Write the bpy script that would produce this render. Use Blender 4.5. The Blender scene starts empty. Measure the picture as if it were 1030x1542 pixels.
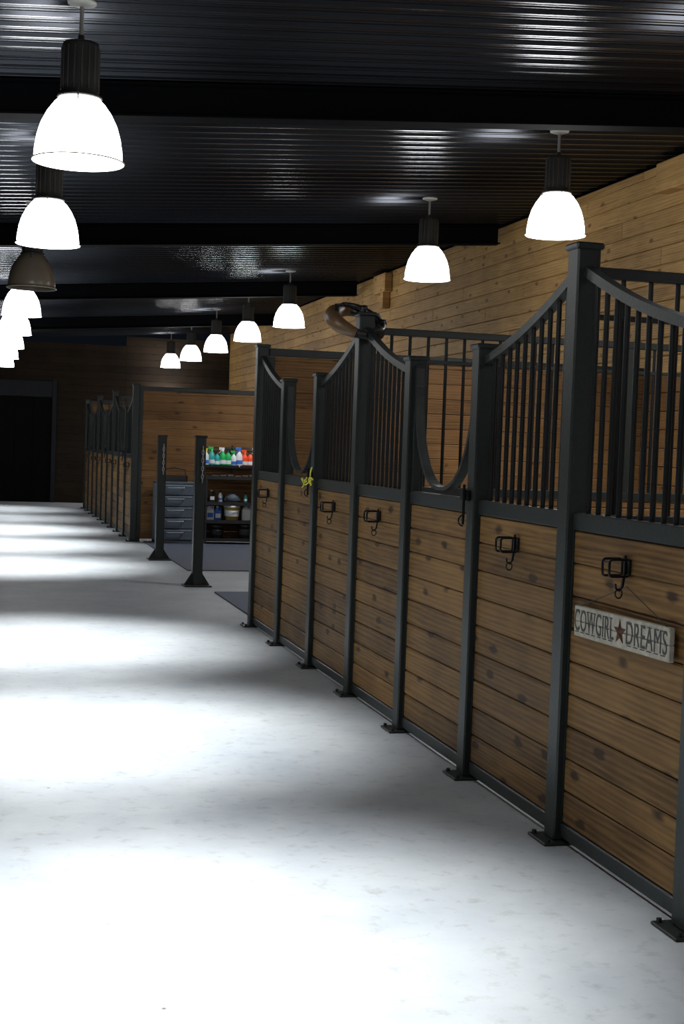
import bpy, math, random
from mathutils import Vector, Matrix
random.seed(7)
sc=bpy.context.scene
sc.view_settings.view_transform='Standard'
sc.view_settings.look='None'
H=1.8059; XS=2.674; Y0=5.796; S=1.22; XW=6.79
def PY(k): return Y0+S*k
def CZ(x): return 4.352+.0749*x
YF=37.9; XL_WALL=-3.2; YB=-3.0

# ---------------------------------------------------------------- materials
def mat(name,col,rough=.5,metal=0,bump=0,bscale=20,var=0,emit=None,spec=None):
    m=bpy.data.materials.new(name); m.use_nodes=True
    nt=m.node_tree; b=nt.nodes['Principled BSDF']
    b.inputs['Base Color'].default_value=(*col,1); b.inputs['Roughness'].default_value=rough
    b.inputs['Metallic'].default_value=metal
    if spec is not None: b.inputs['Specular IOR Level'].default_value=spec
    if emit:
        b.inputs['Emission Color'].default_value=(*emit[0],1); b.inputs['Emission Strength'].default_value=emit[1]
    tc=nt.nodes.new('ShaderNodeTexCoord')
    n=nt.nodes.new('ShaderNodeTexNoise'); n.inputs['Scale'].default_value=bscale; n.inputs['Detail'].default_value=5
    nt.links.new(tc.outputs['Object'],n.inputs['Vector'])
    if var:
        mx=nt.nodes.new('ShaderNodeMix'); mx.data_type='RGBA'
        mx.inputs[6].default_value=(*[c*(1-var) for c in col],1); mx.inputs[7].default_value=(*[min(1,c*(1+var)) for c in col],1)
        nt.links.new(n.outputs['Fac'],mx.inputs[0]); nt.links.new(mx.outputs[2],b.inputs['Base Color'])
    if bump:
        bp=nt.nodes.new('ShaderNodeBump'); bp.inputs['Strength'].default_value=bump; bp.inputs['Distance'].default_value=.01
        nt.links.new(n.outputs['Fac'],bp.inputs['Height']); nt.links.new(bp.outputs['Normal'],b.inputs['Normal'])
    return m

def wood(name,dark,light,axis,pitch,z0=0.,knots=.5,rough=.55,blen=3.66,stain=.35,pvar=.25,aoff=0.,stag=1.37):
    m=bpy.data.materials.new(name); m.use_nodes=True
    nt=m.node_tree; N=nt.nodes; L=nt.links; b=N['Principled BSDF']
    def math_(op,a,bv=None,c=None):
        n=N.new('ShaderNodeMath'); n.operation=op
        for i,v in enumerate((a,bv,c)):
            if v is None: continue
            if isinstance(v,(int,float)): n.inputs[i].default_value=v
            else: L.new(v,n.inputs[i])
        return n.outputs[0]
    tc=N.new('ShaderNodeTexCoord'); sp=N.new('ShaderNodeSeparateXYZ'); L.new(tc.outputs['Object'],sp.inputs[0])
    al=sp.outputs[0] if axis=='X' else sp.outputs[1]
    z=sp.outputs[2]
    idx=math_('FLOOR',math_('DIVIDE',math_('SUBTRACT',z,z0),pitch))
    seg=math_('FLOOR',math_('DIVIDE',math_('ADD',math_('SUBTRACT',al,aoff),math_('MULTIPLY',idx,stag)),blen))
    key=math_('ADD',math_('MULTIPLY',idx,7.31),math_('MULTIPLY',seg,3.17))
    wn=N.new('ShaderNodeTexWhiteNoise'); wn.noise_dimensions='1D'; L.new(key,wn.inputs['W'])
    off=math_('MULTIPLY',wn.outputs['Value'],37.0)
    cb=N.new('ShaderNodeCombineXYZ'); L.new(math_('ADD',math_('MULTIPLY',al,.9),off),cb.inputs[0]); L.new(math_('MULTIPLY',z,14),cb.inputs[1]); L.new(off,cb.inputs[2])
    n1=N.new('ShaderNodeTexNoise'); n1.inputs['Scale'].default_value=2.2; n1.inputs['Detail'].default_value=8; n1.inputs['Roughness'].default_value=.6; n1.inputs['Distortion'].default_value=1.2
    L.new(cb.outputs[0],n1.inputs['Vector'])
    wv=N.new('ShaderNodeTexWave'); wv.wave_type='BANDS'; wv.bands_direction='Y'; wv.inputs['Scale'].default_value=.8; wv.inputs['Distortion'].default_value=12; wv.inputs['Detail'].default_value=3; wv.inputs['Detail Scale'].default_value=.6
    L.new(cb.outputs[0],wv.inputs['Vector'])
    cb2=N.new('ShaderNodeCombineXYZ'); L.new(math_('ADD',math_('MULTIPLY',al,1.9),off),cb2.inputs[0]); L.new(math_('MULTIPLY',z,4.2),cb2.inputs[1])
    nd=N.new('ShaderNodeTexNoise'); nd.inputs['Scale'].default_value=3; L.new(cb2.outputs[0],nd.inputs['Vector'])
    va=N.new('ShaderNodeVectorMath'); va.operation='MULTIPLY_ADD'; L.new(nd.outputs['Color'],va.inputs[0]); va.inputs[1].default_value=(.12,.12,0); L.new(cb2.outputs[0],va.inputs[2])
    vo=N.new('ShaderNodeTexVoronoi'); vo.inputs['Scale'].default_value=1.0; vo.voronoi_dimensions='2D'; L.new(va.outputs[0],vo.inputs['Vector'])
    sc_=N.new('ShaderNodeSeparateColor'); L.new(vo.outputs['Color'],sc_.inputs[0])
    kn=N.new('ShaderNodeMapRange'); kn.interpolation_type='SMOOTHSTEP'; kn.inputs['From Min'].default_value=.02; kn.inputs['From Max'].default_value=.14; kn.inputs['To Min'].default_value=knots; kn.inputs['To Max'].default_value=0
    L.new(vo.outputs['Distance'],kn.inputs['Value'])
    kk=math_('MULTIPLY',kn.outputs['Result'],math_('GREATER_THAN',sc_.outputs[0],.4))
    n2=N.new('ShaderNodeTexNoise'); n2.inputs['Scale'].default_value=1.7; n2.inputs['Detail'].default_value=4; L.new(tc.outputs['Object'],n2.inputs['Vector'])
    f=math_('ADD',math_('MULTIPLY',n1.outputs['Fac'],.8),math_('MULTIPLY',wv.outputs['Fac'],.2))
    f=math_('ADD',f,math_('MULTIPLY',math_('SUBTRACT',wn.outputs['Value'],.5),pvar))
    f=math_('ADD',f,math_('MULTIPLY',math_('SUBTRACT',n2.outputs['Fac'],.5),stain*2))
    f=math_('SUBTRACT',f,kk)
    mr=N.new('ShaderNodeMapRange'); mr.inputs['From Min'].default_value=.1; mr.inputs['From Max'].default_value=.85; L.new(f,mr.inputs['Value'])
    mx=N.new('ShaderNodeMix'); mx.data_type='RGBA'; mx.inputs[6].default_value=(*dark,1); mx.inputs[7].default_value=(*light,1)
    L.new(mr.outputs['Result'],mx.inputs[0]); L.new(mx.outputs[2],b.inputs['Base Color'])
    b.inputs['Roughness'].default_value=rough; b.inputs['Specular IOR Level'].default_value=.22
    bp=N.new('ShaderNodeBump'); bp.inputs['Strength'].default_value=.25; bp.inputs['Distance'].default_value=.004
    L.new(n1.outputs['Fac'],bp.inputs['Height']); L.new(bp.outputs['Normal'],b.inputs['Normal'])
    return m

PITCH=.151
W_FRONT=wood('stall_front_pine',(.040,.018,.005),(.30,.165,.052),'Y',PITCH,.10,knots=.6,blen=1.22,aoff=Y0,stag=0,pvar=.32)
W_PART=wood('partition_pine',(.055,.024,.008),(.24,.125,.045),'X',PITCH,.05,knots=.5)
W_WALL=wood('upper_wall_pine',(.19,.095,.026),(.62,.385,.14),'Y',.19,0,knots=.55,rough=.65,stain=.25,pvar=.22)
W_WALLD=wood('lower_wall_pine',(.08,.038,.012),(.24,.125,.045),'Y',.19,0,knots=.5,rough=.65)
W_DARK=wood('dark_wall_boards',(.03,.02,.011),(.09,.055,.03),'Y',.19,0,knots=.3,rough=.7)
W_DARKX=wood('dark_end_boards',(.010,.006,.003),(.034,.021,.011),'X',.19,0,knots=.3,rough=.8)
STEEL=mat('powder_coated_steel',(.019,.024,.022),.42,.2,bump=.15,bscale=60,var=.4)
STEELB=mat('black_steel',(.015,.017,.018),.45,.3,var=.2)
BARM=mat('bar_black_steel',(.011,.013,.014),.36,.3,var=.2)
BEAM=mat('black_beam_paint',(.0025,.003,.004),.8,0,var=.2,spec=.05)
IRON=mat('hook_iron',(.010,.010,.011),.35,.5)
LAMPH=mat('lamp_housing_grey',(.050,.048,.044),.45,.3,var=.15)
LAMPW=mat('lamp_canopy_white',(.7,.7,.66),.5)
STEM=mat('lamp_stem_grey',(.40,.41,.38),.4,.3)
RIM=mat('shade_rim_clip',(.55,.52,.38),.35,.2)
SHADE=mat('lit_acrylic_shade',(.9,.9,.9),.4,emit=((.99,.99,1),14.5))
SHADE_OFF=mat('unlit_acrylic_shade',(.22,.18,.13),.3,var=.15,bscale=8)
RUBBER=mat('rubber_mat',(.075,.09,.125),.7,bump=.4,bscale=90,var=.3)

# concrete
def concrete():
    m=bpy.data.materials.new('concrete_floor'); m.use_nodes=True; nt=m.node_tree; N=nt.nodes; L=nt.links; b=N['Principled BSDF']
    tc=N.new('ShaderNodeTexCoord')
    a=N.new('ShaderNodeTexNoise'); a.inputs['Scale'].default_value=1.0; a.inputs['Detail'].default_value=9; a.inputs['Roughness'].default_value=.6; L.new(tc.outputs['Object'],a.inputs['Vector'])
    r=N.new('ShaderNodeValToRGB'); r.color_ramp.elements[0].position=.30; r.color_ramp.elements[0].color=(.27,.30,.325,1); r.color_ramp.elements[1].position=.70; r.color_ramp.elements[1].color=(.42,.445,.455,1)
    L.new(a.outputs['Fac'],r.inputs['Fac'])
    c=N.new('ShaderNodeTexNoise'); c.inputs['Scale'].default_value=11; c.inputs['Detail'].default_value=9; c.inputs['Roughness'].default_value=.65; L.new(tc.outputs['Object'],c.inputs['Vector'])
    cr=N.new('ShaderNodeValToRGB'); cr.color_ramp.elements[0].position=.28; cr.color_ramp.elements[0].color=(.78,.75,.69,1); cr.color_ramp.elements[1].position=.46; cr.color_ramp.elements[1].color=(1,1,1,1); L.new(c.outputs['Fac'],cr.inputs['Fac'])
    v=N.new('ShaderNodeTexVoronoi'); v.inputs['Scale'].default_value=2.2; L.new(tc.outputs['Object'],v.inputs['Vector'])
    vr=N.new('ShaderNodeValToRGB'); vr.color_ramp.elements[0].position=.010; vr.color_ramp.elements[0].color=(.2,.18,.14,1); vr.color_ramp.elements[1].position=.026; vr.color_ramp.elements[1].color=(1,1,1,1); L.new(v.outputs['Distance'],vr.inputs['Fac'])
    m1=N.new('ShaderNodeMix'); m1.data_type='RGBA'; m1.blend_type='MULTIPLY'; m1.inputs[0].default_value=1; L.new(r.outputs['Color'],m1.inputs[6]); L.new(cr.outputs['Color'],m1.inputs[7])
    m2=N.new('ShaderNodeMix'); m2.data_type='RGBA'; m2.blend_type='MULTIPLY'; m2.inputs[0].default_value=1; L.new(m1.outputs[2],m2.inputs[6]); L.new(vr.outputs['Color'],m2.inputs[7])
    L.new(m2.outputs[2],b.inputs['Base Color']); b.inputs['Roughness'].default_value=.6; b.inputs['Specular IOR Level'].default_value=.3
    bp=N.new('ShaderNodeBump'); bp.inputs['Strength'].default_value=.2; bp.inputs['Distance'].default_value=.004; L.new(c.outputs['Fac'],bp.inputs['Height']); L.new(bp.outputs['Normal'],b.inputs['Normal'])
    return m
CONC=concrete()
CEIL=mat('black_corrugated_metal',(.030,.033,.039),.25,.85,bump=.08,bscale=3)

# ---------------------------------------------------------------- mesh builder
class MB:
    def __init__(s): s.v=[]; s.f=[]; s.mi=[]; s.sm=[]; s.m=0
    def add(s,vs,fs,smooth=False):
        o=len(s.v); s.v+= [tuple(v) for v in vs]
        for f in fs: s.f.append(tuple(o+i for i in f)); s.mi.append(s.m); s.sm.append(smooth)
    def box(s,x0,x1,y0,y1,z0,z1,M=None,ch=0):
        if ch>0:
            vs=[];idx={}
            c=ch
            X=(x0,x1);Y=(y0,y1);Z=(z0,z1)
            for i in (0,1):
                for j in (0,1):
                    for k in (0,1):
                        sx,sy,sz=(1-2*i)*c,(1-2*j)*c,(1-2*k)*c
                        idx[i,j,k]=len(vs); vs+= [(X[i],Y[j]+sy,Z[k]+sz),(X[i]+sx,Y[j],Z[k]+sz),(X[i]+sx,Y[j]+sy,Z[k])]
            fs=[]
            def q(a): fs.append(a)
            for i in (0,1): q([idx[i,0,0],idx[i,1,0],idx[i,1,1],idx[i,0,1]])
            for j in (0,1): q([idx[0,j,0]+1,idx[1,j,0]+1,idx[1,j,1]+1,idx[0,j,1]+1])
            for k in (0,1): q([idx[0,0,k]+2,idx[1,0,k]+2,idx[1,1,k]+2,idx[0,1,k]+2])
            for i in (0,1):
                for j in (0,1): q([idx[i,j,0],idx[i,j,0]+1,idx[i,j,1]+1,idx[i,j,1]])
                for k in (0,1): q([idx[i,0,k],idx[i,0,k]+2,idx[i,1,k]+2,idx[i,1,k]])
            for j in (0,1):
                for k in (0,1): q([idx[0,j,k]+1,idx[0,j,k]+2,idx[1,j,k]+2,idx[1,j,k]+1])
            for a in idx.values(): q([a,a+1,a+2])
        else:
            vs=[(x,y,z) for x in (x0,x1) for y in (y0,y1) for z in (z0,z1)]
            fs=[(0,1,3,2),(4,6,7,5),(0,4,5,1),(2,3,7,6),(0,2,6,4),(1,5,7,3)]
        if M: vs=[M@Vector(v) for v in vs]
        s.add(vs,fs)
    def cyl(s,p,q,r,n=10,r2=None,caps=True):
        p=Vector(p);q=Vector(q); d=(q-p).normalized(); a=d.orthogonal().normalized(); b=d.cross(a)
        r2=r if r2 is None else r2
        vs=[]
        for c,rr in ((p,r),(q,r2)):
            for i in range(n):
                t=2*math.pi*i/n; vs.append(c+a*math.cos(t)*rr+b*math.sin(t)*rr)
        s.add(vs,[(i,(i+1)%n,n+(i+1)%n,n+i) for i in range(n)],True)
        if caps: s.add(vs,[tuple(range(n)),tuple(range(n,2*n))])
    def lathe(s,prof,c=(0,0,0),n=32,M=None):
        vs=[]
        for r,z in prof:
            for i in range(n):
                t=2*math.pi*i/n; vs.append(Vector((r*math.cos(t),r*math.sin(t),z)))
        if M: vs=[M@v for v in vs]
        vs=[v+Vector(c) for v in vs]
        fs=[]
        for j in range(len(prof)-1):
            for i in range(n): fs.append((j*n+i,j*n+(i+1)%n,(j+1)*n+(i+1)%n,(j+1)*n+i))
        s.add(vs,fs,True)
    def strip(s,path,w,t,side=(1,0,0)):
        side=Vector(side); P=[Vector(p) for p in path]; vs=[]
        for i,p in enumerate(P):
            d=(P[min(i+1,len(P)-1)]-P[max(i-1,0)]).normalized(); nrm=side.cross(d).normalized()
            for a,b in ((-1,-1),(1,-1),(1,1),(-1,1)): vs.append(p+side*a*w/2+nrm*b*t/2)
        fs=[]
        for i in range(len(P)-1):
            for j in range(4): fs.append((i*4+j,i*4+(j+1)%4,(i+1)*4+(j+1)%4,(i+1)*4+j))
        fs+= [(0,1,2,3),tuple(len(vs)-4+j for j in range(4))]
        s.add(vs,fs)
    def tube(s,path,r,n=8,closed=False):
        P=[Vector(p) for p in path]; vs=[]; m=len(P); up=None
        for i,p in enumerate(P):
            a=P[(i+1)%m] if closed else P[min(i+1,m-1)]; b=P[(i-1)%m] if closed else P[max(i-1,0)]
            d=(a-b).normalized()
            if up is None: up=d.orthogonal().normalized()
            up=(up-d*up.dot(d)).normalized(); w=d.cross(up)
            rr=r[i] if isinstance(r,(list,tuple)) else r
            for j in range(n):
                t=2*math.pi*j/n; vs.append(p+up*math.cos(t)*rr+w*math.sin(t)*rr)
        fs=[]
        for i in range(m if closed else m-1):
            k=(i+1)%m
            for j in range(n): fs.append((i*n+j,i*n+(j+1)%n,k*n+(j+1)%n,k*n+j))
        s.add(vs,fs,True)
        if not closed: s.add(vs,[tuple(range(n)),tuple(range((m-1)*n,m*n))])
    def obj(s,name,mats,parent=None):
        me=bpy.data.meshes.new(name); me.from_pydata(s.v,[],s.f)
        if not isinstance(mats,(list,tuple)): mats=[mats]
        for m in mats: me.materials.append(m)
        for p,mi,sm in zip(me.polygons,s.mi,s.sm): p.material_index=mi; p.use_smooth=sm
        import bmesh
        bm=bmesh.new(); bm.from_mesh(me); bmesh.ops.recalc_face_normals(bm,faces=bm.faces); bm.to_mesh(me); bm.free()
        o=bpy.data.objects.new(name,me); sc.collection.objects.link(o)
        if parent: o.parent=parent
        return o
def empty(name,loc=(0,0,0)):
    e=bpy.data.objects.new(name,None); e.empty_display_size=.2; sc.collection.objects.link(e); return e

# ---------------------------------------------------------------- shell
b=MB(); b.box(XL_WALL-.1,XW+.2,YB-.1,YF+.1,-.1,0); b.obj('floor',CONC)
b=MB(); pitch=.2286; prof=[(0,0),(.022,-.022),(.047,-.022),(.069,0),(.112,0),(.118,-.006),(.128,-.006),(.134,0),(.168,0),(.174,-.006),(.184,-.006),(.190,0)]
ys=[]; y=YB
while y<YF:
    for a,d in prof: ys.append((y+a,d))
    y+=pitch
vs=[];fs=[]
xs=[XL_WALL,XW+.1]
for yy,d in ys:
    for x in xs: vs.append((x,yy,CZ(x)+d+.022))
for i in range(len(ys)-1): fs.append((2*i,2*i+1,2*i+3,2*i+2))
b.add(vs,fs)
b.obj('ceiling',CEIL)
b=MB(); b.add([(XL_WALL,YB,CZ(XL_WALL)+.03),(XW+.1,YB,CZ(XW+.1)+.03),(XW+.1,YF,CZ(XW+.1)+.03),(XL_WALL,YF,CZ(XL_WALL)+.03),
 (XL_WALL,YB,CZ(XL_WALL)+.1),(XW+.1,YB,CZ(XW+.1)+.1),(XW+.1,YF,CZ(XW+.1)+.1),(XL_WALL,YF,CZ(XL_WALL)+.1)],[(0,1,2,3),(4,5,6,7),(0,1,5,4),(1,2,6,5),(2,3,7,6),(3,0,4,7)])
b.obj('ceiling_deck',BEAM)
for yb in (3.2,10.3,17.4,24.5,31.6):
    b=MB()
    def xb(y0,y1,d0,d1):
        vs=[(x,y_,CZ(x)-d) for x in (XL_WALL,XW-.05) for y_ in (y0,y1) for d in (d0,d1)]
        b.add(vs,[(0,1,3,2),(4,6,7,5),(0,4,5,1),(2,3,7,6),(0,2,6,4),(1,5,7,3)])
    xb(yb-.1,yb+.1,.235,.25); xb(yb-.006,yb+.006,.0,.24); xb(yb-.1,yb+.1,.0,.015)
    b.obj('roof_beam',BEAM)

def plank_wall_y(name,x,y0,y1,z0,z1,pitch,th,m,blen=3.66,parent=None,split=None):
    b=MB(); i=0; z=z0
    while z<z1-.01:
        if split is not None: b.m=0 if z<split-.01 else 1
        zt=min(z+pitch-.004,z1); off=-((i*1.37)%blen); y=off
        while y>y0: y-=blen
        while y<y1:
            a=max(y,y0)+.001; c=min(y+blen,y1)-.001
            if c-a>.02:
                jx=random.uniform(-.002,.002)
                b.box(x+jx,x+th+jx,a,c,z,zt,ch=.008)
            y+=blen
        z+=pitch; i+=1
    return b.obj(name,m,parent)
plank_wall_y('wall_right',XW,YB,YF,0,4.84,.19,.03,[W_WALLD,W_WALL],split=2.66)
b=MB(); b.box(XW+.035,XW+.08,YB,YF,0,4.8); b.obj('wall_right_backing',W_DARK)
b=MB(); b.box(XW-.16,XW-.005,11.6,12.75,4.50,4.80,ch=.01); b.box(XW-.06,XW-.005,11.0,11.6,4.42,4.80,ch=.008); b.obj('timber_header_block',W_WALL)
b=MB(); b.box(XW-.14,XW-.005,22.4,23.1,4.48,4.80,ch=.01); b.box(XW-.14,XW-.005,22.5,22.65,4.2,4.48,ch=.01); b.obj('timber_header_block',W_WALL)
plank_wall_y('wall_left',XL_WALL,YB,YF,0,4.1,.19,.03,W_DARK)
b=MB()
z=0
while z<4.85:
    for x0 in (-3.2,0.3,3.9):
        x1=min(x0+3.6,XW)
        zz=min(z+.187,CZ(x0)-.02)
        if zz>z+.02: b.box(x0+.001,x1-.001,YF,YF+.03,z,zz,ch=.004)
    z+=.19
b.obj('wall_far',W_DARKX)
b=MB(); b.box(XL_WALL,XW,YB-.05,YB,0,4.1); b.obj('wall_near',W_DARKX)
e=empty('door_1')
b=MB()
for i in range(8):
    x=-2.0+i*.49; b.box(x+.004,x+.486,YF-.06,YF-.03,.02,2.83,ch=.004)
b.obj('doorway_dark_fill',mat('doorway_darkness_black',(.002,.002,.003),.7,spec=.1),e)  # boards coloured near-black to stand in for darkness beyond the open doorway
DG=mat('door_frame_grey',(.020,.022,.026),.7,spec=.2)
b=MB(); b.box(1.93,2.05,YF-.09,YF-.002,0,3.35,ch=.005); b.box(-2.15,-2.0,YF-.09,YF-.002,0,3.35,ch=.005); b.box(-2.2,1.92,YF-.12,YF-.002,2.86,3.3,ch=.01)
b.obj('door_frame',DG,e)

# ---------------------------------------------------------------- stalls
PW=.115
def post(b,x,y,h,cap=True):
    a=PW/2
    b.box(x-a,x+a,y-a,y+a,.012,h,ch=.008)
    if cap: b.box(x-a-.012,x+a+.012,y-a-.012,y+a+.012,h-.012,h+.018,ch=.008)
    b.box(x-.12,x+.12,y-.10,y+.10,.001,.014,ch=.003)
    for dx in (-.095,.095):
        for dy in (-.078,.078): b.cyl((x+dx,y+dy,.012),(x+dx,y+dy,.03),.011,6)
TALL=2.755; SHORT=2.373; WT=1.46; RT=1.54
XF=XS-PW/2+.035
def planks_panel(b,y0,y1,z0=.10,z1=WT):
    z=z0
    while z<z1-.01:
        b.box(XF+random.uniform(-.0015,.0015),XF+.038,y0,y1,z+.0025,min(z+PITCH-.0025,z1),ch=.007); z+=PITCH
def hook(name,y,z,parent=None):
    b=MB(); x=XF-.002
    b.box(x-.008,x+.001,y-.035,y+.035,z-.03,z+.035,ch=.002)
    pts=[]
    for cx,cz,a0 in ((.085,.02,0),(.02,.02,90),(.02,-.025,180),(.085,-.025,270)):
        for a in range(0,91,30):
            t=math.radians(a0+a); pts.append((x-cx-.013*math.cos(t)*(1),y-.03,z+cz+.013*math.sin(t)))
    b.tube(pts,.0055,7,True)
    b.tube([(px,y+.035,pz) for px,_,pz in pts],.0055,7,True)
    b.cyl((x-.095,y-.03,z+.02),(x-.095,y+.035,z+.02),.005,7)
    b.strip([(x-.012,y,z+.05),(x-.012,y,z-.03),(x-.02,y,z-.08),(x-.036,y,z-.10),(x-.052,y,z-.088),(x-.054,y,z-.07)],.012,.008,(0,1,0))
    b.tube([(x-.036+.016*math.cos(t),y,z-.112+.020*math.sin(t)) for t in [i*math.pi/6 for i in range(12)]],.0035,6,True)
    return b.obj(name,IRON,parent)
def railz(t):
    return 2.64-.34*t - .035*math.sin(math.pi*t)
def top_rail_panel(fr,yt,ys_):
    d=1 if ys_>yt else -1
    y0=yt+d*PW/2; y1=ys_-d*PW/2
    path=[(XS,y0+(y1-y0)*t,railz(t)) for t in [i/14 for i in range(15)]]
    fr.strip(path,.05,.045)
    return y0,y1
def stall(k0,end=False):
    e=empty('horse_stall_front')
    fr=MB(); wd=MB(); br=MB()
    post(fr,XS,PY(k0),TALL)
    if end: post(fr,XS,PY(k0+3),TALL)
    post(fr,XS,PY(k0+1),SHORT); post(fr,XS,PY(k0+2),SHORT)
    for seg,(a,c) in enumerate(((0,1),(1,2),(2,3))):
        ya=PY(k0+a)+PW/2+.002; yc=PY(k0+c)-PW/2-.002
        planks_panel(wd,ya+.012,yc-.012)
        fr.box(XF-.008,XF+.05,ya,yc,WT,RT,ch=.006)
        fr.box(XF-.006,XF+.05,ya,yc,.03,.10,ch=.006)
        fr.box(XF-.004,XF+.045,ya,ya+.014,.10,WT); fr.box(XF-.004,XF+.045,yc-.014,yc,.10,WT)
        if seg!=1:
            yt,yS=(PY(k0),PY(k0+1)) if seg==0 else (PY(k0+3),PY(k0+2))
            p0,p1=top_rail_panel(fr,yt,yS)
            n=10
            for i in range(1,n+1):
                t=i/(n+1); yy=p0+(p1-p0)*t
                br.cyl((XS,yy,RT),(XS,yy,railz(t)-.02),.0125,10,caps=False)
            hook('tack_hook',(PY(k0+a)+PY(k0+c))/2,1.34,e)
        else:
            yc2=(ya+yc)/2; hw=(yc-ya)/2-.035
            path=[]
            for i in range(33):
                th=math.pi*(i/32); yy=-math.cos(th)*hw; q=abs(math.cos(th)); 
                path.append((XS,yc2+yy,1.575+.62*(1-math.sqrt(max(0,1-q**2.3)))))
            path=[(XS,yc2-hw-.012,2.31)]+path+[(XS,yc2+hw+.012,2.31)]
            fr.strip(path,.055,.022)
            fr.box(XS-.025,XS+.025,ya,ya+.03,RT,2.33,ch=.004); fr.box(XS-.025,XS+.025,yc-.03,yc,RT,2.33,ch=.004)
            lt=MB(); ly=PY(k0+1)+.01
            lt.box(XS-PW/2-.02,XS-PW/2-.002,ly-.025,ly+.10,1.53,1.59,ch=.004); lt.cyl((XS-PW/2-.025,ly+.02,1.40),(XS-PW/2-.025,ly+.02,1.62),.008,8); lt.tube([(XS-PW/2-.025-.028*math.sin(t),ly+.02,1.42+.03*math.cos(t)) for t in [i*math.pi/6 for i in range(7)]],.005,6)
            lt.obj('door_latch',IRON,e)
    fr.obj('steel_frame',STEEL,e); wd.obj('pine_boards',W_FRONT,e); br.obj('vertical_bars',BARM,e)
    return e
def partition(k,solid=False):
    e=empty('stall_partition'); y=PY(k); x0=XS+PW/2+.005; x1=XW-.01
    wd=MB(); fr=MB(); br=MB()
    z=.05; top=2.66 if solid else 1.46
    while z<top-.02:
        zt=min(z+PITCH-.003,top); wd.box(x0,x1,y-.02,y+.02,z,zt,ch=.006); z+=PITCH
    if solid:
        fr.box(x0,x1,y-.035,y+.035,2.665,2.74,ch=.006)
        fr.box(x0,x0+.06,y-.03,y+.03,0.0,2.66)
    else:
        fr.box(x0,x1,y-.03,y+.03,1.465,1.53,ch=.005); fr.box(x0,x1,y-.025,y+.025,2.62,2.67,ch=.005); fr.box(x0,x1,y-.015,y+.015,2.43,2.455,ch=.003)
        x=x0+.14
        while x<x1-.05: br.cyl((x,y,1.53),(x,y,2.63),.0125,8,caps=False); x+=.14
        xm=(x0+x1)/2; fr.box(xm-.03,xm+.03,y-.028,y+.028,1.53,2.62)
        br.obj('bars',BARM,e)
    wd.obj('boards',W_PART,e); fr.obj('rails',STEEL,e)
stalls={}
for k0 in (-3,0,3): stalls[k0]=stall(k0,k0==3)
for k0 in (15,18,21): stalls[k0]=stall(k0,k0==21)
for k in (-3,0,3,18,21): partition(k)
for k in (6,15,24): partition(k,True)

# cross-tie posts
CHAIN=mat('galvanised_chain',(.5,.5,.5),.35,.7)
for k in (9,12):
    e=empty('cross_tie_post'); b=MB(); y=PY(k); a=.062
    b.box(XS-a,XS+a,y-a,y+a,.01,1.86,ch=.008); b.box(XS-a-.012,XS+a+.012,y-a-.012,y+a+.012,1.85,1.88,ch=.006)
    b.box(XS-.17,XS+.17,y-.15,y+.15,.001,.018,ch=.004)
    for s in (-1,1):
        vs=[(XS+s*a,y-.012,.018),(XS+s*.16,y-.012,.018),(XS+s*a,y-.012,.17),(XS+s*a,y+.012,.018),(XS+s*.16,y+.012,.018),(XS+s*a,y+.012,.17)]
        b.add(vs,[(0,1,2),(3,4,5),(0,1,4,3),(1,2,5,4)])
    b.obj('post',STEEL,e)
    c=MB()
    for i in range(9):
        zc=1.72-i*.05
        pts=[(XS+.02+(.012*math.cos(t) if i%2 else 0),y-a-.014+(0 if i%2 else .010*math.cos(t)),zc+.03*math.sin(t)) for t in [j*math.pi/5 for j in range(10)]]
        c.tube(pts,.006,5,True)
    c.obj('tie_chain',CHAIN,e)

b=MB(); b.box(XS+.10,XW-.05,PY(6)+.20,PY(8.4),.001,.016,ch=.004); b.obj('rubber_mat',RUBBER)
b=MB(); b.box(XS+.18,XW-.05,PY(10.6),PY(15)-.06,.001,.016,ch=.004); b.obj('rubber_mat',RUBBER)

# ---------------------------------------------------------------- grooming bay storage
yw=PY(15)-.07
e=empty('plastic_drawer_cabinet')
b=MB(); x0,x1=3.0,3.68; y0,y1=yw-.52,yw-.04
G=mat('grey_blue_plastic',(.10,.125,.16),.4,var=.1); GL=mat('light_drawer_plastic',(.24,.28,.33),.35)
b.box(x0,x0+.03,y0,y1,.02,1.08,ch=.005);b.box(x1-.03,x1,y0,y1,.02,1.08,ch=.005);b.box(x0,x1,y0,y1,1.05,1.09,ch=.008);b.box(x0,x1,y0,y1,.02,.07,ch=.006);b.box(x0+.03,x1-.03,y1-.02,y1,.05,1.05)
b.obj('cabinet_shell',G,e)
b=MB()
for i in range(5):
    z=.08+i*.195
    b.box(x0+.035,x1-.035,y0-.012,y1-.05,z,z+.182,ch=.008)
b.obj('drawers',G,e)
b=MB()
for i in range(5):
    z=.08+i*.195
    b.tube([(x0+.2,y0-.012,z+.13),(x0+.22,y0-.045,z+.125),(x1-.22,y0-.045,z+.125),(x1-.2,y0-.012,z+.13)],.014,8)
    b.box(x0+.06,x1-.06,y0-.018,y0-.012,z+.155,z+.172)
b.obj('drawer_handles',GL,e)

e=empty('utility_shelf')
b=MB(); sx0,sx1=3.86,5.05; sy0,sy1=yw-.5,yw-.04
for x in (sx0,sx1-.035):
    for y in (sy0,sy1-.035): b.box(x,x+.035,y,y+.035,.018,1.22,ch=.003)
for z in (.08,.40,.72,1.17):
    b.box(sx0,sx1,sy0,sy1,z,z+.03,ch=.004); b.box(sx0,sx1,sy0-.008,sy0,z-.02,z+.04)
b.obj('shelf_frame',mat('black_shelf_plastic',(.02,.021,.024),.45),e)

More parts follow.
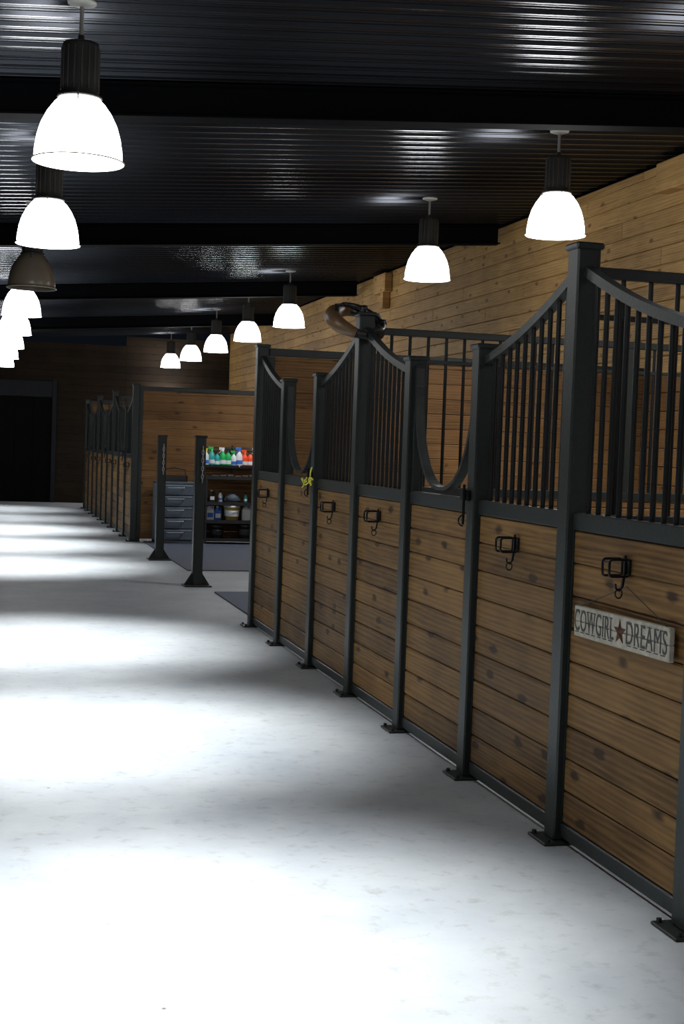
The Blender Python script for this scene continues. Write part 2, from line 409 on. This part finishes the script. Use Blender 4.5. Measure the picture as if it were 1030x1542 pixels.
def col(n,c,r=.35): return mat(n,c,r)
C_WHITE=col('white_plastic',(.75,.77,.78)); C_BLUE=col('blue_plastic',(.05,.18,.6)); C_GREEN=col('green_plastic',(.02,.45,.12)); C_YEL=col('yellow_plastic',(.75,.6,.05))
C_RED=col('orange_red_plastic',(.9,.09,.03)); C_TEAL=col('teal_plastic',(.04,.4,.4)); C_BLK=col('black_plastic',(.02,.02,.02)); C_GOLD=col('gold_bucket_plastic',(.55,.38,.08))
def spray(x,y,z,s,body,cap,name='spray_bottle',par=None):
    b=MB(); b.m=0
    b.lathe([(0,0),(.036,0),(.04,.008),(.04,.12),(.034,.15),(.016,.175),(.014,.19)],(x,y,z),16,Matrix.Scale(s,3))
    b.m=1; b.lathe([(.0165,.185),(.0165,.205),(.0,.205)],(x,y,z),12,Matrix.Scale(s,3))
    b.box(x-.045*s,x+.02*s,y-.011*s,y+.011*s,z+.205*s,z+.235*s,ch=.003); b.strip([(x-.022*s,y,z+.205*s),(x-.03*s,y,z+.18*s),(x-.045*s,y,z+.165*s)],.01*s,.006*s,(0,1,0))
    b.m=2; b.lathe([(.0405,.04),(.0405,.085)],(x,y,z),16,Matrix.Scale(s,3))
    return b.obj('bottle' if par else name,[body,cap,C_WHITE if body is not C_WHITE else C_BLUE],par)
def jug(x,y,z,s,body,cap,par):
    b=MB(); b.m=0
    b.box(x-.07*s,x+.07*s,y-.05*s,y+.05*s,z,z+.19*s,ch=.014*s)
    b.lathe([(.055,.185),(.05,.21),(.025,.235),(.02,.25)],(x-.01*s,y,z),14,Matrix.Scale(s,3))
    b.tube([(x+.06*s,y,z+.17*s),(x+.062*s,y,z+.235*s),(x+.035*s,y,z+.245*s),(x+.01*s,y,z+.225*s)],.011*s,7)
    b.m=1; b.lathe([(.024,.248),(.024,.275),(0,.275)],(x-.01*s,y,z),12,Matrix.Scale(s,3))
    b.box(x-.05*s,x+.05*s,y-.052*s,y-.0505*s,z+.05*s,z+.13*s)
    return b.obj('jug',[body,cap],par)
def bucket(x,y,z,s,m,par,lidm):
    b=MB(); b.m=0
    b.lathe([(0,0),(.12,0),(.145,.24),(.152,.24),(.152,.255),(.14,.255)],(x,y,z),24,Matrix.Scale(s,3))
    b.m=1; b.lathe([(.155,.25),(.157,.275),(.14,.28),(0,.278)],(x,y,z),24,Matrix.Scale(s,3)); b.lathe([(.1345,.08),(.1435,.19)],(x,y,z),24,Matrix.Scale(s,3))
    b.tube([(x+.155*s*math.cos(t),y-.02-.13*s*math.sin(t),z+(.24-.07*math.sin(t))*s) for t in [i*math.pi/10 for i in range(11)]],.004,5)
    return b.obj('bucket',[m,lidm],par)
g=e
ys=yw-.36
jug(3.97,ys,.43,1.0,C_WHITE,C_BLUE,g); jug(4.11,ys,.43,.9,C_BLUE,C_WHITE,g)
bucket(4.36,ys,.43,.95,C_GOLD,g,C_WHITE); jug(4.62,ys,.43,1.1,C_WHITE,C_WHITE,g); spray(4.77,ys,.43,1.0,C_TEAL,C_WHITE,par=g); jug(4.9,ys,.43,.9,C_WHITE,C_BLUE,g)
jug(4.0,ys,.75,.75,C_BLK,C_WHITE,g); spray(4.15,ys,.75,.9,C_WHITE,C_BLK,par=g); spray(4.6,ys,.75,.8,C_TEAL,C_BLK,par=g)
b=MB(); b.lathe([(0,0),(.1,0),(.13,.03),(.11,.1),(.05,.15),(0,.16)],(4.36,ys,.75),20); b.tube([(4.36+.13*math.cos(t),ys-.02,.78+.13*math.sin(t)) for t in [i*math.pi/8 for i in range(9)]],.015,6); b.obj('grooming_bag',[mat('grey_nylon',(.06,.08,.1),.7)],g)
bucket(4.1,ys,.11,.85,C_BLK,g,C_BLK); bucket(4.6,ys,.11,.9,C_BLK,g,C_BLK)
b=MB()
for i in range(6): b.box(4.0+i*.13,4.11+i*.13,ys-.05,ys+.1,1.202,1.22+.008*(i%3),ch=.006)
b.obj('folded_brushes',[mat('brush_wood',(.06,.045,.03),.6)],g)
e=empty('spray_bottle_rack')
b=MB(); b.box(3.85,5.0,yw-.12,yw,1.34,1.36,ch=.003); b.box(3.85,5.0,yw-.125,yw-.118,1.36,1.40); b.cyl((3.85,yw-.06,1.70),(5.0,yw-.06,1.70),.008,8)
for x in (3.9,4.4,4.95): b.strip([(x,yw-.01,1.25),(x,yw-.01,1.75)],.03,.01,(1,0,0)); b.strip([(x,yw-.01,1.72),(x,yw-.06,1.70)],.02,.006,(1,0,0))
b.obj('rack',STEELB,e)
cols=[(C_WHITE,C_YEL),(C_TEAL,C_GREEN),(C_TEAL,C_BLK),(C_GREEN,C_WHITE),(C_GREEN,C_BLK),(C_WHITE,C_GREEN),(C_WHITE,C_BLUE),(C_RED,C_RED),(C_RED,C_BLK),(C_GREEN,C_WHITE),(C_WHITE,C_BLUE)]
for i,(a,c) in enumerate(cols): spray(3.92+i*.10,yw-.065,1.362,1.4+.15*math.sin(i*2.3),a,c,par=e)
e=empty('grooming_caddy'); b=MB(); b.box(3.15,3.55,yw-.42,yw-.15,1.092,1.11,ch=.004)
for (q0,q1,r0,r1) in ((3.15,3.17,yw-.42,yw-.15),(3.53,3.55,yw-.42,yw-.15),(3.15,3.55,yw-.42,yw-.405),(3.15,3.55,yw-.165,yw-.15)): b.box(q0,q1,r0,r1,1.1,1.2,ch=.003)
b.tube([(3.16,yw-.285,1.2),(3.18,yw-.285,1.3),(3.35,yw-.285,1.33),(3.52,yw-.285,1.3),(3.54,yw-.285,1.2)],.012,8)
b.obj('caddy',C_BLK,e)

# ---------------------------------------------------------------- sign
e=empty('cowgirl_dreams_sign')
WB=mat('weathered_white_board',(.42,.39,.32),.75,bump=.5,bscale=28,var=.6)
yL,yR=5.60,4.73; Lg=yL-yR
cen=Vector((XF-.03,(yL+yR)/2,1.07)); tilt=math.radians(1.0)
Rm=Matrix(((0,0,-1),(-1,0,0),(0,1,0))).to_4x4()
MM=Matrix.Translation(cen)@Rm@Matrix.Rotation(tilt,4,'Z')
b=MB()
for i in range(2): b.box(-Lg/2,Lg/2,-.068+i*.069,-.001+i*.069,-.012,.012,M=MM,ch=.003)
b.obj('board',WB,e)
INK=mat('faded_dark_paint',(.06,.065,.06),.8,var=.6,bscale=60)
for txt,cx,wid in (('COWGIRL',-.235,.385),('DREAMS',.245,.345)):
    cu=bpy.data.curves.new('lettering','FONT'); cu.body=txt; cu.size=.115; cu.align_x='CENTER'; cu.align_y='CENTER'; cu.extrude=.0008; cu.space_character=1.05; cu.offset=-.0005
    o=bpy.data.objects.new('lettering_'+txt.lower(),cu); sc.collection.objects.link(o); cu.materials.append(INK)
    bpy.context.view_layer.update(); w=o.dimensions.x or .4
    o.matrix_world=MM@Matrix.Translation((cx,0,.0135))@Matrix.Diagonal((wid/w,1.2,1,1)); o.parent=e
b=MB()
for cx,wid,n in ((-.235,.385,7),(.245,.345,6)):
    for i in range(n):
        x=cx-wid/2+wid*(i+.5)/n
        for zz in (-.049,.047): b.box(x-.018,x+.018,zz,zz+.004,.0132,.0142,M=MM)
b.obj('letter_serifs',INK,e)
b=MB(); pts=[]
for i in range(10):
    t=math.pi/2+i*math.pi/5; r=.058 if i%2==0 else .024; pts.append((r*math.cos(t)+.015,r*math.sin(t)))
vs=[MM@Vector((x,y,.0135)) for x,y in pts]+[MM@Vector((.015,0,.024))]
b.add(vs,[(i,(i+1)%10,10) for i in range(10)]); b.obj('rusty_star',mat('rusty_tin',(.08,.03,.018),.6,.4,var=.4),e)
b=MB(); hz=1.30
b.tube([MM@Vector((-.40,.065,.0)),(XF-.012,(yL+yR)/2,hz-.04),MM@Vector((.40,.065,.0))],.0022,5); b.obj('hanging_wire',IRON,e)

# ---------------------------------------------------------------- yellow twine tied on the door latch (part of that stall front)
b=MB(); yy=PY(4); xx=XS-PW/2-.032
for ph in range(3):
    b.tube([(xx-.015*math.sin(t*1.3+ph),yy-.17+.34*t/6.28+.01*ph,1.53+.018*math.sin(t*2+ph*1.7)-.014*ph) for t in [i*.42 for i in range(16)]],.006,6)
b.tube([(xx,yy-.07,1.53),(xx-.01,yy-.12,1.60),(xx-.01,yy-.16,1.63)],.006,6)
b.tube([(xx,yy+.08,1.53),(xx-.01,yy+.12,1.47),(xx-.01,yy+.16,1.46)],.006,6)
b.obj('yellow_twine',mat('yellow_twine',(.75,.72,.08),.7),stalls[3])

# ---------------------------------------------------------------- leather horse collar hung over the post top
e=empty('leather_horse_collar')
LE=mat('brown_leather',(.12,.065,.026),.4,bump=.2,bscale=40,var=.5); LD=mat('dark_leather',(.010,.008,.007),.4,var=.3)
cc=Vector((XS-.05,PY(3)+.05,2.69)); e1=Vector((.93,-.15,-.30)).normalized(); e2=Vector((.05,.90,.42)).normalized(); e2=(e2-e1*e2.dot(e1)).normalized()
P=[];Rr=[]
for i in range(40):
    t=2*math.pi*i/40; rx=.185; ry=.25*(1+.12*math.cos(t-math.pi/2))
    P.append(cc+e1*rx*math.cos(t)+e2*ry*math.sin(t)); Rr.append(.030+.032*max(0,math.cos(t-math.pi*1.05)))
b=MB(); b.m=0; b.tube(P[13:31],Rr[13:31],12); b.m=1; b.tube(P[30:]+P[:14],Rr[30:]+Rr[:14],12); b.obj('collar_roll',[LE,LD],e)
nrm=e1.cross(e2)
if nrm.z<0: nrm=-nrm
b=MB(); b.tube([p+nrm*.045 for p in P[34:]+P[:16]],.022,8)
b.tube([P[3]+nrm*.05,P[3]+nrm*.09+Vector((-.04,0,0)),P[3]+nrm*.10+Vector((-.10,0,0)),P[3]+nrm*.06+Vector((-.14,0,0))],.020,8)
for i in (36,2,9): b.lathe([(0,-.03),(.03,-.025),(.035,0),(.03,.025),(0,.03)],P[i]+nrm*.05,10)
b.strip([P[15]+nrm*.05,P[19]+nrm*.07,P[22]+nrm*.06],.03,.01,tuple(e1))
b.obj('hames_and_buckles',LD,e)

# ---------------------------------------------------------------- lamps
def lamp(x,y,zr,lit=True,power=900,size=115,wide=0):
    e=empty('pendant_lamp'); c=(x,y,zr)
    b=MB(); prof=[(.272,0),(.268,.012),(.260,.02),(.262,.03),(.258,.08),(.246,.15),(.225,.22),(.190,.29),(.150,.345),(.115,.375),(.10,.385),(.085,.384),(.14,.335),(.18,.285),(.236,.15),(.252,.03),(.258,0),(.272,0)]
    b.lathe(prof,c,32); b.obj('shade',SHADE if lit else SHADE_OFF,e)
    b=MB(); b.tube([(x+.2745*math.cos(t),y+.2745*math.sin(t),zr+.003) for t in [i*math.pi/16 for i in range(32)]],.0045,6,True); b.obj('rim_clip',RIM,e)
    b=MB(); b.lathe([(0,.372),(.13,.372),(.135,.38),(.13,.392),(.112,.395),(.110,.40),(.110,.68),(.104,.70),(.03,.71),(.02,.73),(.018,.75),(0,.75)],c,32)
    for i in range(16):
        t=i*math.pi/8; b.cyl((x+.11*math.cos(t),y+.11*math.sin(t),zr+.42),(x+.11*math.cos(t),y+.11*math.sin(t),zr+.67),.006,5)
    for i in range(3):
        t=i*2.09+.4; b.cyl((x+.105*math.cos(t),y+.105*math.sin(t),zr+.46),(x+.17*math.cos(t),y+.17*math.sin(t),zr+.325),.004,5)
    b.obj('ballast_housing',LAMPH,e)
    zc=CZ(x)
    b=MB(); b.cyl((x,y,zr+.74),(x,y,zc-.01),.013,10); b.obj('stem',STEM,e)
    b=MB(); b.lathe([(.0,-.03),(.03,-.03),(.085,-.012),(.088,0),(0,0)],(x,y,zc),24); b.obj('canopy',LAMPW,e)
    if lit:
        l=bpy.data.lights.new('lamp_bulb','SPOT'); l.energy=power; l.spot_size=math.radians(size); l.spot_blend=1; l.shadow_soft_size=.09; l.color=(.97,.985,1)
        o=bpy.data.objects.new('lamp_bulb',l); o.location=(x,y,zr+.06); sc.collection.objects.link(o); o.parent=e
for i in range(-2,8):
    lamp(.544,8.366+3.66*i,3.447,lit=(i!=2),power=1750 if i<6 else 850,size=69)
for i in (-2,-1,0,1,3,4,5,6,7):
    lamp(5.03,11.55+3.66*i,3.787,power=260,size=130)

# ---------------------------------------------------------------- world / camera
w=bpy.data.worlds.new('dim_barn_air'); sc.world=w; w.use_nodes=True
w.node_tree.nodes['Background'].inputs[0].default_value=(.3,.4,.6,1); w.node_tree.nodes['Background'].inputs[1].default_value=.01
f=2044.82; yaw,pt,rl=.2633,.0483,.0350
r=Vector((math.cos(yaw),-math.sin(yaw),0)); fh=Vector((math.sin(yaw),math.cos(yaw),0)); z=Vector((0,0,1))
fw=fh*math.cos(pt)-z*math.sin(pt); u=z*math.cos(pt)+fh*math.sin(pt)
R_=r*math.cos(rl)+u*math.sin(rl); U_=u*math.cos(rl)-r*math.sin(rl)
cam=bpy.data.cameras.new('camera'); co=bpy.data.objects.new('camera',cam); sc.collection.objects.link(co)
cam.sensor_fit='VERTICAL'; cam.sensor_height=36; cam.sensor_width=24; cam.lens=f/1542*36; cam.clip_end=200
M=Matrix((( R_.x,U_.x,-fw.x,0),(R_.y,U_.y,-fw.y,0),(R_.z,U_.z,-fw.z,H),(0,0,0,1)))
co.matrix_world=M
sc.camera=co
